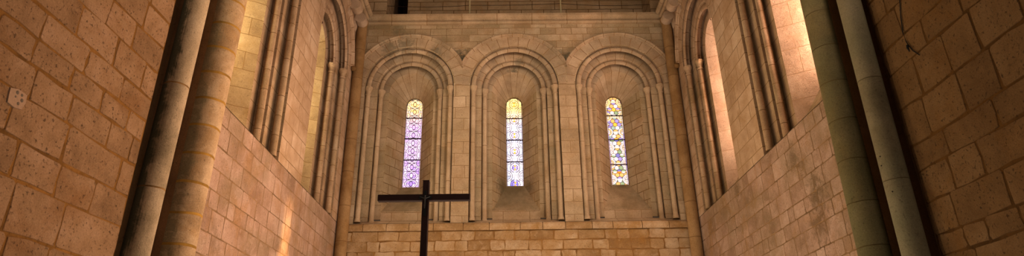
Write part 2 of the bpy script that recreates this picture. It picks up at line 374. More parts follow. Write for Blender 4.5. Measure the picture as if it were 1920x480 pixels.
def arch_sheet(F, t0, t1, bays, zs, z_low, z_top, rise=1.0, rr=R1, pier=False):
    """flat wall face with round-headed openings of radius R1 cut through it"""
    bm = new_bm()
    def q(a, b, za, zb):
        if b - a > 1e-4 and zb - za > 1e-4:
            quad(bm, [F(a, 0, za), F(b, 0, za), F(b, 0, zb), F(a, 0, zb)], [(a, za), (b, za), (b, zb), (a, zb)])
    edge = t0
    for c in bays:
        n0 = len(bm.faces); q(edge, c - rr, z_low, zs)
        if pier: [setattr(f, 'material_index', 1) for f in list(bm.faces)[n0:]]
        q(edge, c - rr, zs, z_top)
        A = arc(rr, zs, NA, PI, 0, rise)
        for p, p2 in zip(A, A[1:]):
            quad(bm, [F(c + p[0], 0, p[1]), F(c + p2[0], 0, p2[1]), F(c + p2[0], 0, z_top), F(c + p[0], 0, z_top)],
                 [(c + p[0], p[1]), (c + p2[0], p2[1]), (c + p2[0], z_top), (c + p[0], z_top)])
        edge = c + rr
    n0 = len(bm.faces); q(edge, t1, z_low, zs)
    if pier: [setattr(f, 'material_index', 1) for f in list(bm.faces)[n0:]]
    q(edge, t1, zs, z_top)
    return weld(bm)

# ---- end wall
Fb = lambda t, d, z: (t, D + d, z)
wall_back = structure('wall_back', arch_sheet(Fb, -4.0, 4.0, BAYS_X, SPB, ZL, 10.5, pier=True), [S['upper'], S['bay']],
                      'far limestone end wall holding three round-headed lancet windows', 'wall')
rnd = random.Random(11)
bm = new_bm()
stones(bm, [3.3, 3.62, 3.9, 4.16, 4.40, 4.60, 4.83, 5.05], -4.0, 4.0, .32, .78, lambda u, v, o: (u, D - .02 - o, v), rnd, joint=.008, relief=.006, jit=.014)
obj('lower_masonry', bm, S['ledge'], wall_back)
bm = new_bm(); quad(bm, [(-4, D - .02, 0), (4, D - .02, 0), (4, D - .02, 3.3), (-4, D - .02, 3.3)], [(-4, 0), (4, 0), (4, 3.3), (-4, 3.3)], (.5, 0))
obj('footing', bm, S['ledge'], wall_back)
# ledge of pale slabs under the recesses
bm = new_bm()
u = -4.0
T = bm.loops.layers.float_color.active
while u < 4.0:
    w = rnd.uniform(.42, .72); u1 = min(4.0, u + w - .012)
    pr = [(-.05 - rnd.uniform(0, .012), 5.055), (-.062, 5.09), (-.062, 5.17), (-.045, 5.205 + rnd.uniform(-.012, .008)), (0.0, 5.235), (.10, 5.25)]
    t = rnd.uniform(.35, .9)
    for (d0, z0), (d1, z1) in zip(pr, pr[1:]):
        quad(bm, [Fb(u, d0, z0), Fb(u1, d0, z0), Fb(u1, d1, z1), Fb(u, d1, z1)], None, (t, 0))
    for uu in (u, u1):
        f = bm.faces.new([bm.verts.new(Fb(uu, d, z)) for d, z in pr] + [bm.verts.new(Fb(uu, .1, 5.055))])
        for l in f.loops: l[T] = (t, .5, 0, 1)
    quad(bm, [Fb(u, .1, 5.055), Fb(u1, .1, 5.055), Fb(u1, -.05, 5.055), Fb(u, -.05, 5.055)], None, (t, .3))
    u += w
obj('ledge', bm, S['ledge'], wall_back)
bm = new_bm(); quad(bm, [Fb(-4, -.03, 5.05), Fb(4, -.03, 5.05), Fb(4, -.03, 5.2), Fb(-4, -.03, 5.2)], None, (.4, 1))
obj('ledge_bed', bm, S['ledge'], wall_back)
for c in BAYS_X:
    F = frame_back(c)
    bm = jamb_bm(F, SPB, 1.0); weld(bm); obj('jamb', bm, S['jamb'], wall_back)
    bm = new_bm()   # sloping foot of the recess and the course below the sill
    quad(bm, [F(-R1, 0, ZL), F(R1, 0, ZL), F(R1, D2, ZL + .17), F(-R1, D2, ZL + .17)], [(-R1, 0), (R1, 0), (R1, D2), (-R1, D2)])
    quad(bm, [F(-R3, D2, ZL + .17), F(R3, D2, ZL + .17), F(R3, D2, 5.62), F(-R3, D2, 5.62)], [(-R3, 5.5), (R3, 5.5), (R3, 5.72), (-R3, 5.72)])
    obj('sill_course', bm, S['bay'], wall_back)
    bm = new_bm()   # steep stained sill slope
    quad(bm, [F(-R3, D2, 5.62), F(R3, D2, 5.62), F(RW, DW, ZWB), F(-RW, DW, ZWB)], [(-R3, 0), (R3, 0), (RW, 1), (-RW, 1)])
    bmesh.ops.subdivide_edges(bm, edges=bm.edges, cuts=6, use_grid_fill=True)
    obj('sloping_sill', bm, S['sill'], wall_back)
    bm = new_bm()
    A = [(-R3, 5.62), (-R3, SPB)]; B = [(-RW, ZWB), (-RW, ZWC)]
    skin(bm, F, A, D2, B, DW, 0.0, .70, None, True)
    skin(bm, F, [(R3, 5.62), (R3, SPB)], D2, [(RW, ZWB), (RW, ZWC)], DW, 0.17, .87, None, True)
    weld(bm); obj('splayed_jamb', bm, S['splay'], wall_back)
    bm = new_bm(); skin(bm, F, arc(R3, SPB), D2, arc(RW, ZWC), DW, 0, .7, PI * R3 / NA); weld(bm)
    # radial stones narrow toward the light: joints follow the outer arc
    obj('splayed_arch', bm, S['splay_arch'], wall_back)
    bm = new_bm()
    # shallow reveal round the light
    P0 = [(-RW, ZWB)] + arc(RW, ZWC, 20) + [(RW, ZWB)]; P1 = [(-RW, ZWB)] + arc(RW, ZWC, 20) + [(RW, ZWB)]
    skin(bm, F, P0, DW, P1, DW + .14, 0, .1); quad(bm, [F(-RW, DW, ZWB), F(RW, DW, ZWB), F(RW, DW + .14, ZWB), F(-RW, DW + .14, ZWB)], [(0, 0), (1, 0), (1, .1), (0, .1)])
    weld(bm); obj('light_reveal', bm, S['sill'], wall_back)

# ---- choir side walls
side_walls = {}
for sg, nm, word in ((-1, 'wall_left', 'left'), (1, 'wall_right', 'right')):
    Fs = lambda t, d, z, sg=sg: (sg * (WX + d), t, z)
    w = structure(nm, arch_sheet(Fs, 7.0, D + .3, sorted(SIDE_Y), SPS, ZL, CEIL, RISE), S['sidebay'],
                  f'{word} choir wall of pinkish squared stone with deep window recesses above', 'wall')
    side_walls[sg] = w
    rnd = random.Random(21 + sg)
    bm = new_bm()
    rows = row_list(2.7, ZL - .003, .20, .31, rnd)
    stones(bm, rows, 7.0, D + .02, .24, .52, lambda u, v, o, sg=sg: (sg * (WX + .006 - o), u, v), rnd, joint=.0045, relief=.004, jit=.006)
    obj('lower_masonry', bm, S['pink'], w)
    bm = new_bm(); quad(bm, [Fs(7.0, .006, 0), Fs(D, .006, 0), Fs(D, .006, 2.7), Fs(7.0, .006, 2.7)], None, (.5, 0)); obj('footing', bm, S['pink'], w)
    for k, yc in enumerate(SIDE_Y):
        F = frame_side(sg, yc)
        bm = jamb_bm(F, SPS, 1.0); weld(bm); obj('jamb', bm, S['sidejamb'], w)
        bm = new_bm()
        quad(bm, [F(-R1, 0, ZL), F(R1, 0, ZL), F(R1, D2, ZL + .17), F(-R1, D2, ZL + .17)], [(-R1, 0), (R1, 0), (R1, D2), (-R1, D2)])
        quad(bm, [F(-R3, D2, ZL + .17), F(R3, D2, ZL + .17), F(R3, D2, 5.45), F(-R3, D2, 5.45)], [(-R3, 5.5), (R3, 5.5), (R3, 5.72), (-R3, 5.72)])
        quad(bm, [F(-R3, D2, 5.45), F(R3, D2, 5.45), F(RW, DW, ZWB), F(-RW, DW, ZWB)], [(-R3, 0), (R3, 0), (RW, 1), (-RW, 1)])
        obj('sloping_sill', bm, S['sill'], w)
        bm = new_bm()
        skin(bm, F, [(-R3, 5.45), (-R3, SPS)], D2, [(-RW, ZWB), (-RW, ZWC + .08)], DW, 0, .7, None, True)
        skin(bm, F, [(R3, 5.45), (R3, SPS)], D2, [(RW, ZWB), (RW, ZWC + .08)], DW, .17, .87, None, True)
        skin(bm, F, arc(R3, SPS, rise=RISE), D2, arc(RW, ZWC + .08), DW, 0, .7)
        weld(bm); obj('splayed_reveal', bm, S['reveal_l' if sg < 0 else 'reveal_r'], w)

# ---- near (crossing) walls with big blocks
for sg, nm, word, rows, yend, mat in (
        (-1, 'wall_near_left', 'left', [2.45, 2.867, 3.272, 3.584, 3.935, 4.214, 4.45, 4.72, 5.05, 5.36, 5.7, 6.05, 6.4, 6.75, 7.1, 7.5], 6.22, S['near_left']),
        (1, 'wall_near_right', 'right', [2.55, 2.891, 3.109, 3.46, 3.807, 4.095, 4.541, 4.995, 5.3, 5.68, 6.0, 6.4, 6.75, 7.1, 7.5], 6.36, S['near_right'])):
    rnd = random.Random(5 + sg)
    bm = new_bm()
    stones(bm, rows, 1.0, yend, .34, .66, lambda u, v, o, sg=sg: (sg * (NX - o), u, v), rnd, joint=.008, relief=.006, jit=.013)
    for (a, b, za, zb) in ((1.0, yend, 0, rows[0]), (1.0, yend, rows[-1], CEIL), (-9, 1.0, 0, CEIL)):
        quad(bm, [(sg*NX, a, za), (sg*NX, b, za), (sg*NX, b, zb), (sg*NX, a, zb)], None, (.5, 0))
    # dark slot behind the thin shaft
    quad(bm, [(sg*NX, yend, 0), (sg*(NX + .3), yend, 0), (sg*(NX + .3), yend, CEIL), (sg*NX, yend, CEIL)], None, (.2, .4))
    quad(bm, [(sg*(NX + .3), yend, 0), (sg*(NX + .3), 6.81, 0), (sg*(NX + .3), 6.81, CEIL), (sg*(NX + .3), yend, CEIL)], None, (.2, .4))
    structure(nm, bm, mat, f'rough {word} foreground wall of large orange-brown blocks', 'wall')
    bm = new_bm()
    quad(bm, [(sg*WX, 6.80, 0), (sg*(NX + .3), 6.80, 0), (sg*(NX + .3), 6.80, CEIL), (sg*WX, 6.80, CEIL)], [(0, 0), (.52, 0), (.52, CEIL), (0, CEIL)])
    quad(bm, [(sg*WX, 6.80, 0), (sg*WX, 7.0, 0), (sg*WX, 7.0, CEIL), (sg*WX, 6.80, CEIL)], [(0, 0), (.38, 0), (.38, CEIL), (0, CEIL)])
    structure('wall_pier_' + word, bm, S['pier'], f'narrow reddish pier face between the {word} thin shaft and half column', 'wall')

# ---- string courses (back and sides) and gallery above
def cornice_prof(k=1.0):
    pr = [(0, 10.44)]
    for i in range(9): a = -PI * .5 + PI * i / 8 * .95; pr.append((.040 + .045 * math.cos(a), 10.49 + .045 * math.sin(a)))
    pr += [(.050, 10.545), (.055, 10.565), (.080, 10.60), (.120, 10.62), (.135, 10.635), (.135, 10.70), (-.6, 10.70)]
    return pr
CORB = stone('corbel limestone', (.40, .28, .17), (.52, .38, .25), (.60, .45, .31), stain_amt=.25)
CORN = stone('cornice limestone', (.34, .235, .13), (.47, .335, .195), (.58, .43, .27), mortar=(.24, .13, .05), brick=(.62, 50), stain_amt=.3, moss=(.12, .11, .06), moss_amt=.25, joint_w=.008, wobble=.012)
bm = new_bm(); pr = cornice_prof()
for (o0, z0), (o1, z1) in zip(pr, pr[1:]):
    quad(bm, [(-4, D - o0, z0), (4, D - o0, z0), (4, D - o1, z1), (-4, D - o1, z1)], [(-4, z0), (4, z0), (4, z1), (-4, z1)])
tag(obj('trim_1', weld(bm), CORN), 'moulded stone string course running above the three end windows', 'cornice', None, 'structure')
for n_, sg, word in ((2, -1, 'left'), (3, 1, 'right')):
    bm = new_bm()
    pr = [(-.02, 10.47), (.14, 10.47), (.19, 10.50)]
    for zc, rr, oc in ((10.555, .055, .24), (10.685, .075, .30)):
        for i in range(9): a = -PI * .6 + PI * 1.2 * i / 8; pr.append((oc + rr * math.cos(a), zc + rr * math.sin(a)))
    pr += [(.30, 10.80), (-.02, 10.80)]
    for (o0, z0), (o1, z1) in zip(pr, pr[1:]):
        quad(bm, [(sg*(WX - o0), 6.7, z0), (sg*(WX - o0), D - .16, z0), (sg*(WX - o1), D - .16, z1), (sg*(WX - o1), 6.7, z1)], [(6.7, z0), (D, z0), (D, z1), (6.7, z1)])
    weld(bm)
    f = bm.faces.new([bm.verts.new((sg*(WX - o), D - .16, z)) for o, z in pr])
    tag(obj(f'trim_{n_}', bm, CORN), f'twin-roll stone cornice projecting from the top of the {word} choir wall', 'cornice', None, 'structure')

bm = new_bm()
def vq(x0, y0, x1, y1, z0=10.70, z1=CEIL):
    L = math.dist((x0, y0), (x1, y1)); quad(bm, [(x0, y0, z0), (x1, y1, z0), (x1, y1, z1), (x0, y0, z1)], [(x0 + y0, z0), (x0 + y0 + L, z0), (x0 + y0 + L, z1), (x0 + y0, z1)])
vq(-4, D + .04, -3.33, D + .04); vq(-3.33, D + .04, -3.33, D + 1.0); vq(3.57, D + .04, 4, D + .04); vq(3.57, D + .04, 3.57, D + .9)
vq(-2.93, D + .85, 3.60, D + .85)
quad(bm, [(-4, D, 10.69), (4, D, 10.69), (4, D + 2.4, 10.69), (-4, D + 2.4, 10.69)], [(0, 0), (1, 0), (1, 1), (0, 1)])
gal = structure('wall_gallery', weld(bm), S['shade'], 'shaded recessed gallery wall above the string course', 'wall')
bm = new_bm()
quad(bm, [(-4, D + 2.3, 10.69), (-2.9, D + 2.3, 10.69), (-2.9, D + 2.3, CEIL), (-4, D + 2.3, CEIL)], None)
quad(bm, [(-2.93, D + .85, 10.69), (-2.93, D + 2.3, 10.69), (-2.93, D + 2.3, CEIL), (-2.93, D + .85, CEIL)], None)
quad(bm, [(-3.34, D + 1, 10.69), (-3.34, D + 2.3, 10.69), (-3.34, D + 2.3, CEIL), (-3.34, D + 1, CEIL)], None)
obj('dark_passage', bm, SLATE, gal)

# ------------------------------------------------------------------ arch mouldings (hood mould, voussoir rings, rolls)
def roll_prof(rad, dc):
    """three-quarter roll centred at depth dc: (dr, d)"""
    return [(rad * math.cos(a), dc + rad * math.sin(a)) for a in [PI * .60 - PI * 1.45 * i / 10 for i in range(11)]]
HP = [(RH0, 0.0), (RH0 + .003, -.025), (RH0 + .020, -.042), (RH0 + .030, -.030), (RH0 + .036, -.055), (RH0 + .060, -.075), (RH1, -.070), (RH1 + .004, 0.0)]
def make_arch(F, base, zs, label, group, hood_a, sideb=False, hm=None, rise=1.0):
    t = empty('window_arch', base); tag(t, label, 'arch', group)
    V = S['sidevous'] if sideb else S['vous']
    bm = new_bm()
    if hood_a is not None:
        sweep(bm, F, 0, zs, HP, NA, *hood_a, rise=rise, zmax=10.39, clamp=9 if sideb else 1.296)
        for a in hood_a:
            bm.faces.new([bm.verts.new(F(max(-1.296, min(1.296, r * math.cos(a))) if not sideb else r * math.cos(a), d, zs + rise * r * math.sin(a))) for r, d in HP])
        if hm:   # small knob where the hood stops
            for a in hm:
                p = F((RH0 + .06) * math.cos(a), -.05, zs + rise * (RH0 + .06) * math.sin(a) - .05)
                bmesh.ops.create_uvsphere(bm, u_segments=10, v_segments=7, radius=.07, matrix=Matrix.Translation(p))
        obj('hood_mould', bm, V, t, True)
    bm = new_bm(); sweep(bm, F, 0, zs, [(RH0, 0.0), (RH0, -.006), (R1 + .035, -.006), (R1 + .024, .004), (R1 + .012, .020), (R1 + .002, .042), (R1 - .008, .05), (R1 - .008, D1)], rise=rise, clamp=1.284); obj('outer_voussoirs', bm, V, t)
    bm = new_bm(); sweep(bm, F, 1.008, zs, roll_prof(.068, .070), rise=rise); obj('outer_roll', bm, V, t, True)
    bm = new_bm(); sweep(bm, F, 0, zs, [(R1, D1), (R2 + .035, D1), (R2 + .024, D1 + .008), (R2 + .012, D1 + .024), (R2 + .002, D1 + .045), (R2 - .008, D1 + .052), (R2 - .008, D2)], rise=rise); obj('inner_voussoirs', bm, V, t)
    bm = new_bm(); sweep(bm, F, .735, zs, roll_prof(.064, .26), rise=rise); obj('inner_roll', bm, V, t, True)
    bm = new_bm(); sweep(bm, F, 0, zs, [(R2, D2), (R3, D2)], rise=rise); obj('rim_voussoirs', bm, V, t)
    return t
ah = .37
for c, w in zip(BAYS_X, ('left', 'middle', 'right')):
    make_arch(frame_back(c), (c, D, SPB), SPB, f'round stepped stone arch with hood mould over the {w} end window', 'round arches of the end wall',
              (PI - ah, ah))
for sg, w in ((-1, 'left'), (1, 'right')):
    for yc, which in ((SIDE_Y[0], 'far'),):
        make_arch(frame_side(sg, yc), (sg * WX, yc, SPS), SPS, f'stepped stone arch over the {which} window recess of the {w} choir wall', 'arches of the choir side walls',
                  (PI - .3, .18), True, (.18,), RISE)

# ------------------------------------------------------------------ colonettes
def make_colonette(zfoot, ztop, label, group, mat, bf=1.0):
    """built at the origin: axis vertical, foot at z=0"""
    h = ztop - zfoot
    t = empty('colonette', (0, 0, 0)); tag(t, label, 'colonette', group)
    bm = new_bm(); lathe(bm, [(.058, .085), (.056, h * .5), (.055, h - .20)], n=18); obj('shaft', bm, mat, t, True)
    bm = new_bm(); lathe(bm, [(0, h - .225), (.066, h - .222), (.070, h - .21), (.066, h - .198), (.056, h - .195), (.058, h - .16), (.068, h - .11), (.088, h - .065), (.094, h - .055), (.090, h - .05), (.090, h - .045)], n=18)
    lathe(bm, [(0, h - .045), (.094, h - .045), (.102, h - .03), (.104, h - .004), (.09, h), (0, h)], n=8, a0=PI / 8, a1=2 * PI + PI / 8)
    obj('capital', bm, mat, t, False)
    bm = new_bm(); lathe(bm, [(0, 0), (.074 * bf, 0), (.076 * bf, .02), (.075 * bf, .035), (.068 * bf, .05), (.072 * bf, .065), (.066 * bf, .082), (.057, .088)], n=18)
    obj('base', bm, mat, t, True)
    return t
pb = make_colonette(0, SPB - 5.29, 'x', 'x', S['shaft'])
ps = make_colonette(0, SPS - 5.29, 'x', 'x', S['sidejamb'], .84)
first = {0: True, 1: True}
def colonette(kind, loc, label, group):
    p = (pb, ps)[kind]
    if first[kind]: first[kind] = False; o = p
    else: o = copy_tree(p)
    o.location = loc; o['label'] = label; o['group'] = group
    return o
for c, w in zip(BAYS_X, ('left', 'middle', 'right')):
    for sx, sw in ((-1, 'left'), (1, 'right')):
        for r, d, ow in ((1.008, .075, 'outer'), (.735, .265, 'inner')):
            colonette(0, (c + sx * r, D + d, 5.29), f'slender {ow} stone colonette on the {sw} side of the {w} end window', 'colonettes of the end wall')
for sg, w in ((-1, 'left'), (1, 'right')):
    for yc, which in zip(SIDE_Y, ('far', 'near')):
        for r, d, ow in ((1.008, .075, 'outer'), (.735, .265, 'inner')):
            colonette(1, (sg * (WX + d), yc + r, 5.29), f'{ow} stone colonette on the far jamb of the {which} {w} side recess', 'colonettes of the side recesses')

# ------------------------------------------------------------------ corner shafts, roll corbels, big columns
for sg, w in ((-1, 'left'), (1, 'right')):
    t = empty('corner_shaft', (sg * (WX - .13), D - .15, 0)); tag(t, f'tall round stone shaft in the {w} corner of the end wall', 'column', 'shafts in the end wall corners')
    bm = new_bm(); lathe(bm, [(.135, .25), (.13, 6), (.128, 10.40)], (t.location.x, t.location.y, 0), 24); obj('shaft', bm, S['corner'], t, True)
    bm = new_bm(); lathe(bm, [(.20, 0), (.20, .12), (.17, .16), (.18, .2), (.135, .26)], (t.location.x, t.location.y, 0), 24); obj('base', bm, S['corner'], t, True)
    bm = new_bm(); lathe(bm, [(.128, 10.36), (.14, 10.38), (.15, 10.44), (.15, 10.47)], (t.location.x, t.location.y, 0), 24); obj('necking', bm, S['corner'], t, True)
cor = None
for sg, w in ((-1, 'left'), (1, 'right')):
    for k, (yc, which) in enumerate(((13.12, 'first'), (12.55, 'second'), (11.98, 'third'))[:2]):
        bm = new_bm()
        rad = .135; xo, zc = .16, 10.355
        prof = [(-.02, 10.49), (xo, 10.492)] + [(xo + rad * math.cos(a), zc + rad * math.sin(a)) for a in [PI * .45 - PI * 1.28 * i / 22 for i in range(23)]]
        prof += [(.03, 10.16), (-.02, 10.06)]
        va, vb = ([bm.verts.new((sg * (WX - o_), y_, z_)) for o_, z_ in prof] for y_ in (yc - .125, yc + .125))
        bm.faces.new(va); bm.faces.new(vb[::-1])
        for i in range(len(va)): bm.faces.new((va[i], va[(i+1) % len(va)], vb[(i+1) % len(va)], vb[i]))
        t = empty('roll_corbel', (sg * WX, yc, 10.2)); o = obj('roll', bm, CORB, t)
        COL.objects.unlink(t); bpy.data.objects.remove(t); o.parent = None
        o.name = 'roll_corbel'; o.location = (sg * WX, yc, 10.2)
        tag(o, f'round roll-shaped stone corbel, {which} from the end wall under the {w} cornice', 'corbel', 'roll corbels under the side cornices')
def lean(bm):     # the old piers lean a little
    for v in bm.verts: v.co.x += .0135 * (v.co.z - 4.9)
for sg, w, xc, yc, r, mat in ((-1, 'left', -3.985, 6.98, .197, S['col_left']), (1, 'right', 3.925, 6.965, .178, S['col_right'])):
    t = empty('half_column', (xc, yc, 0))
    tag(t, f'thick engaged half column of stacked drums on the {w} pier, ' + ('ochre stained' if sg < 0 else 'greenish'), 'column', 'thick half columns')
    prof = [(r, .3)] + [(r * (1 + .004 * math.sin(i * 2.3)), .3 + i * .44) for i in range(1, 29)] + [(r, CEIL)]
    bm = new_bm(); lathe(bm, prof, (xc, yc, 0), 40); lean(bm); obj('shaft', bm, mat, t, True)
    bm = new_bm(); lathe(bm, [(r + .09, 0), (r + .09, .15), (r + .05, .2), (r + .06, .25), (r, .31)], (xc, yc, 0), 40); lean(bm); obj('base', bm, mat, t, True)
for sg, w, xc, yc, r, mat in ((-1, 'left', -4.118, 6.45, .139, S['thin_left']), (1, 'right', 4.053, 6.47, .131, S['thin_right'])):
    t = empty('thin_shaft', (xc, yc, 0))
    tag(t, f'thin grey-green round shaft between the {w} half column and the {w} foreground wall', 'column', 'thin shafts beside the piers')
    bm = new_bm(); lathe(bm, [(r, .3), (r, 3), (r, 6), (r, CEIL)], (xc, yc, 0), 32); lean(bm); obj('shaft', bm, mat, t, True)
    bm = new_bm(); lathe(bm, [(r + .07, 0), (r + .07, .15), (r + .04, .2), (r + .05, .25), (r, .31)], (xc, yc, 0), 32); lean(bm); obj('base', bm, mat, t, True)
    if sg > 0:
        for (hx, hz) in ((3.917, 4.034), (3.913, 3.93), (3.925, 3.612)):
            dx = hx - .003 - xc - .0135 * (hz - 4.9); hy = yc - math.sqrt(max(1e-4, r*r - dx*dx))
            bm = new_bm(); bmesh.ops.create_uvsphere(bm, u_segments=10, v_segments=6, radius=.008, matrix=Matrix.Translation((hx - .003, hy + .002, hz)))
            h = obj('bolt_hole', bm, HOLE, t); h['label'] = 'small dark hole'

# repair patch on the left wall, cable on the right wall
wl = bpy.data.objects['wall_near_left']
bm = new_bm()
P = [(4.40, 3.93), (4.48, 3.955), (4.575, 3.95), (4.585, 3.88), (4.565, 3.815), (4.49, 3.80), (4.415, 3.81), (4.405, 3.87)]
a = [bm.verts.new((-NX + .014, y, z)) for y, z in P]; b = [bm.verts.new((-NX + .002, y + (y - 4.49) * .06, z + (z - 3.88) * .06)) for y, z in P]
bm.faces.new(a)
for i in range(len(P)): bm.faces.new((a[i], a[(i+1) % len(P)], b[(i+1) % len(P)], b[i]))
pt = obj('repair_patch', bm, PATCH, wl); pt['label'] = 'pale plaster patch with grey plugs'
for (y, z, r) in ((4.475, 3.925, .018), (4.525, 3.925, .015), (4.54, 3.885, .018), (4.515, 3.845, .016), (4.47, 3.885, .012)):
    bm = new_bm(); bmesh.ops.create_uvsphere(bm, u_segments=10, v_segments=6, radius=r, matrix=Matrix.Translation((-NX + .012, y, z)) @ Matrix.Diagonal((.3, 1, 1, 1)))
    obj('plug', bm, PLUG, pt)
bm = new_bm()
pts = [(5.77, 7.2), (5.80, 6.3), (5.80, 5.68), (5.86, 5.51), (5.905, 5.327), (5.90, 5.195), (5.881, 5.128), (5.842, 5.043), (5.771, 4.947)]
tube(bm, [(NX - .018, y, z) for y, z in pts], .0055, 8)
tube(bm, [(NX - .03, 5.885, 5.14), (NX - .035, 5.885, 5.10), (NX - .035, 5.87, 5.05)], [.012, .013, .004], 8)
o = obj('cable', bm, CABLE); tag(o, 'thin black cable hanging down the right foreground wall', 'cable')

# ------------------------------------------------------------------ gallery guard rail
t = empty('guard_rail', (0, D + .1, 10.70)); tag(t, 'thin gallery guard rail with pale posts and a sagging cable above the cornice', 'railing')
px = (-1.165, 1.225)
for x in px:
    bm = new_bm(); tube(bm, [(x, D + .1, 10.70), (x, D + .1, 11.9)], .017, 10); obj('post', bm, RAIL, t, True)
def catenary(x0, z0, x1, z1, sag, n=14): return [(x0 + (x1 - x0)*i/n, D + .1, z0 + (z1 - z0)*i/n - sag*4*(i/n)*(1-i/n)) for i in range(n + 1)]
for a_ in (catenary(-3.40, 11.13, px[0], 11.12, .05), catenary(px[0], 11.12, px[1], 11.15, .02), catenary(px[1], 11.15, 3.58, 11.1, .05)):
    bm = new_bm(); tube(bm, a_, .0055, 6); obj('rail_cable', bm, IRON, t, True)

# ------------------------------------------------------------------ stained glass windows
LEAD = (.13, .09, .10)
def mixc(a, b, f): return tuple(x + (y - x) * f for x, y in zip(a, b))
def h2(i, j, k=0):
    v = math.sin(i * 127.1 + j * 311.7 + k * 74.7) * 43758.5453
    return v - math.floor(v)
def pat_left(x, y, H):
    f = y / H
    white = mixc((.93, .84, .97), (1.0, .93, .74), max(0, min(1, (f - .72) / .2)))
    tint = mixc(mixc((.46, .32, .80), (.72, .55, .88), min(1, f / .45)), (.93, .70, .38), max(0, min(1, (f - .66) / .2)))
    p = 1.02; row = math.floor(y / p); yy = y - (row + .5) * p
    lw = .04
    ax = abs(x)
    if ax > .86:
        if abs(ax - .88) < .025 or abs((y / .42) % 1 - .5) < .04: return LEAD
        return mixc(white, tint, .35 * h2(row, int(y / .42), 5))
    r = math.hypot(x * .68, yy); R = .50
    if abs(r - R) < lw*.6 or abs(r - R + .13) < lw*.5: return LEAD
    if R - .13 < r < R:
        a = math.atan2(yy, x)
        if abs((a / (PI / 4)) % 1 - .5) < .035: return LEAD
        return mixc(white, tint, .1 + .3 * h2(row, int(a / (PI / 4) + 9)))
    if r < R - .13:
        e = math.hypot(x / .20, yy / .30)
        if abs(e - 1) < .16: return LEAD
        if e < 1: return mixc(white, tint, .25 + .75 * h2(row, 1))
        if abs(yy) < .028 or (abs(yy) > .28 and ax < .02): return LEAD
        return mixc(white, tint, .25 + .75 * h2(row, 2 if x > 0 else 3, 1 if yy > 0 else 2))
    if abs(yy) < .13:
        if abs(abs(yy) - .12) < .02: return LEAD
        return white
    if abs(abs(yy) - p / 2) < .025: return LEAD
    d = abs(yy) - .68 + .4 * (ax - .4)
    rr = math.hypot(ax, abs(yy) - p / 2)
    if abs(rr - .33) < .03: return LEAD
    if rr < .33: return mixc((1, .74, .38) if h2(row, 9) > .35 else white, white, .3)
    if abs(ax - .52) < .02: return LEAD
    return mixc(white, tint, .2 + .8 * h2(row + (1 if yy > 0 else 0), int(x > 0) + 2 * int(ax > .52), 4))
def pat_mid(x, y, H):
    f = y / H
    white = mixc((.95, .90, 1.0), (1.0, .86, .52), max(0, min(1, (f - .70) / .16)))
    tint = mixc(mixc((.36, .32, .86), (.75, .66, .92), max(0, min(1, (f - .12) / .3))), (.88, .62, .26), max(0, min(1, (f - .68) / .14)))
    pale = mixc((.62, .66, .80), (.80, .66, .36), max(0, min(1, (f - .66) / .16)))
    p = 2.05; row = math.floor((y - .3) / p); yy = y - .3 - (row + .5) * p
    ax = abs(x)
    if ax > .88:
        if ax < .925 or abs((y / .5) % 1 - .5) < .035: return LEAD
        return white
    # half circles at the sides
    r = math.hypot(ax - .95, yy)
    if abs(r - .62) < .03 or abs(r - .44) < .028: return LEAD
    if .44 < r < .62: return white
    if r < .44:
        if abs(yy) < .03 or abs(ax - .72) < .02: return LEAD
        return mixc(pale, white, h2(row, int(x > 0), int(yy > 0)))
    # vertical and horizontal bands
    if ax < .12 and abs(yy) < .95:
        if ax > .08: return LEAD
        if abs(abs(yy) - .85) < .14:
            return (1.0, .66, .16) if abs(abs(yy) - .85) < .11 else LEAD
        return white
    if abs(yy) < .11:
        return LEAD if abs(yy) > .085 else white
    q = math.hypot(x, abs(yy) - p / 2)
    if abs(q - .56) < .03 or abs(q - .34) < .025: return LEAD
    a = math.atan2(abs(yy) - p / 2, ax)
    if q < .56:
        if abs((a / (PI / 5)) % 1 - .5) < .05: return LEAD
        return mixc(tint, white, h2(row + (1 if yy > 0 else 0), int(a / (PI / 5) + 9), int(x > 0) + (2 if q < .34 else 0)) * .9)
    if abs(ax - .5) < .022 or abs(abs(yy) - .48) < .02: return LEAD
    return mixc(pale, white, h2(row, int(x > 0), int(yy > 0) + 2 * int(ax > .5)))
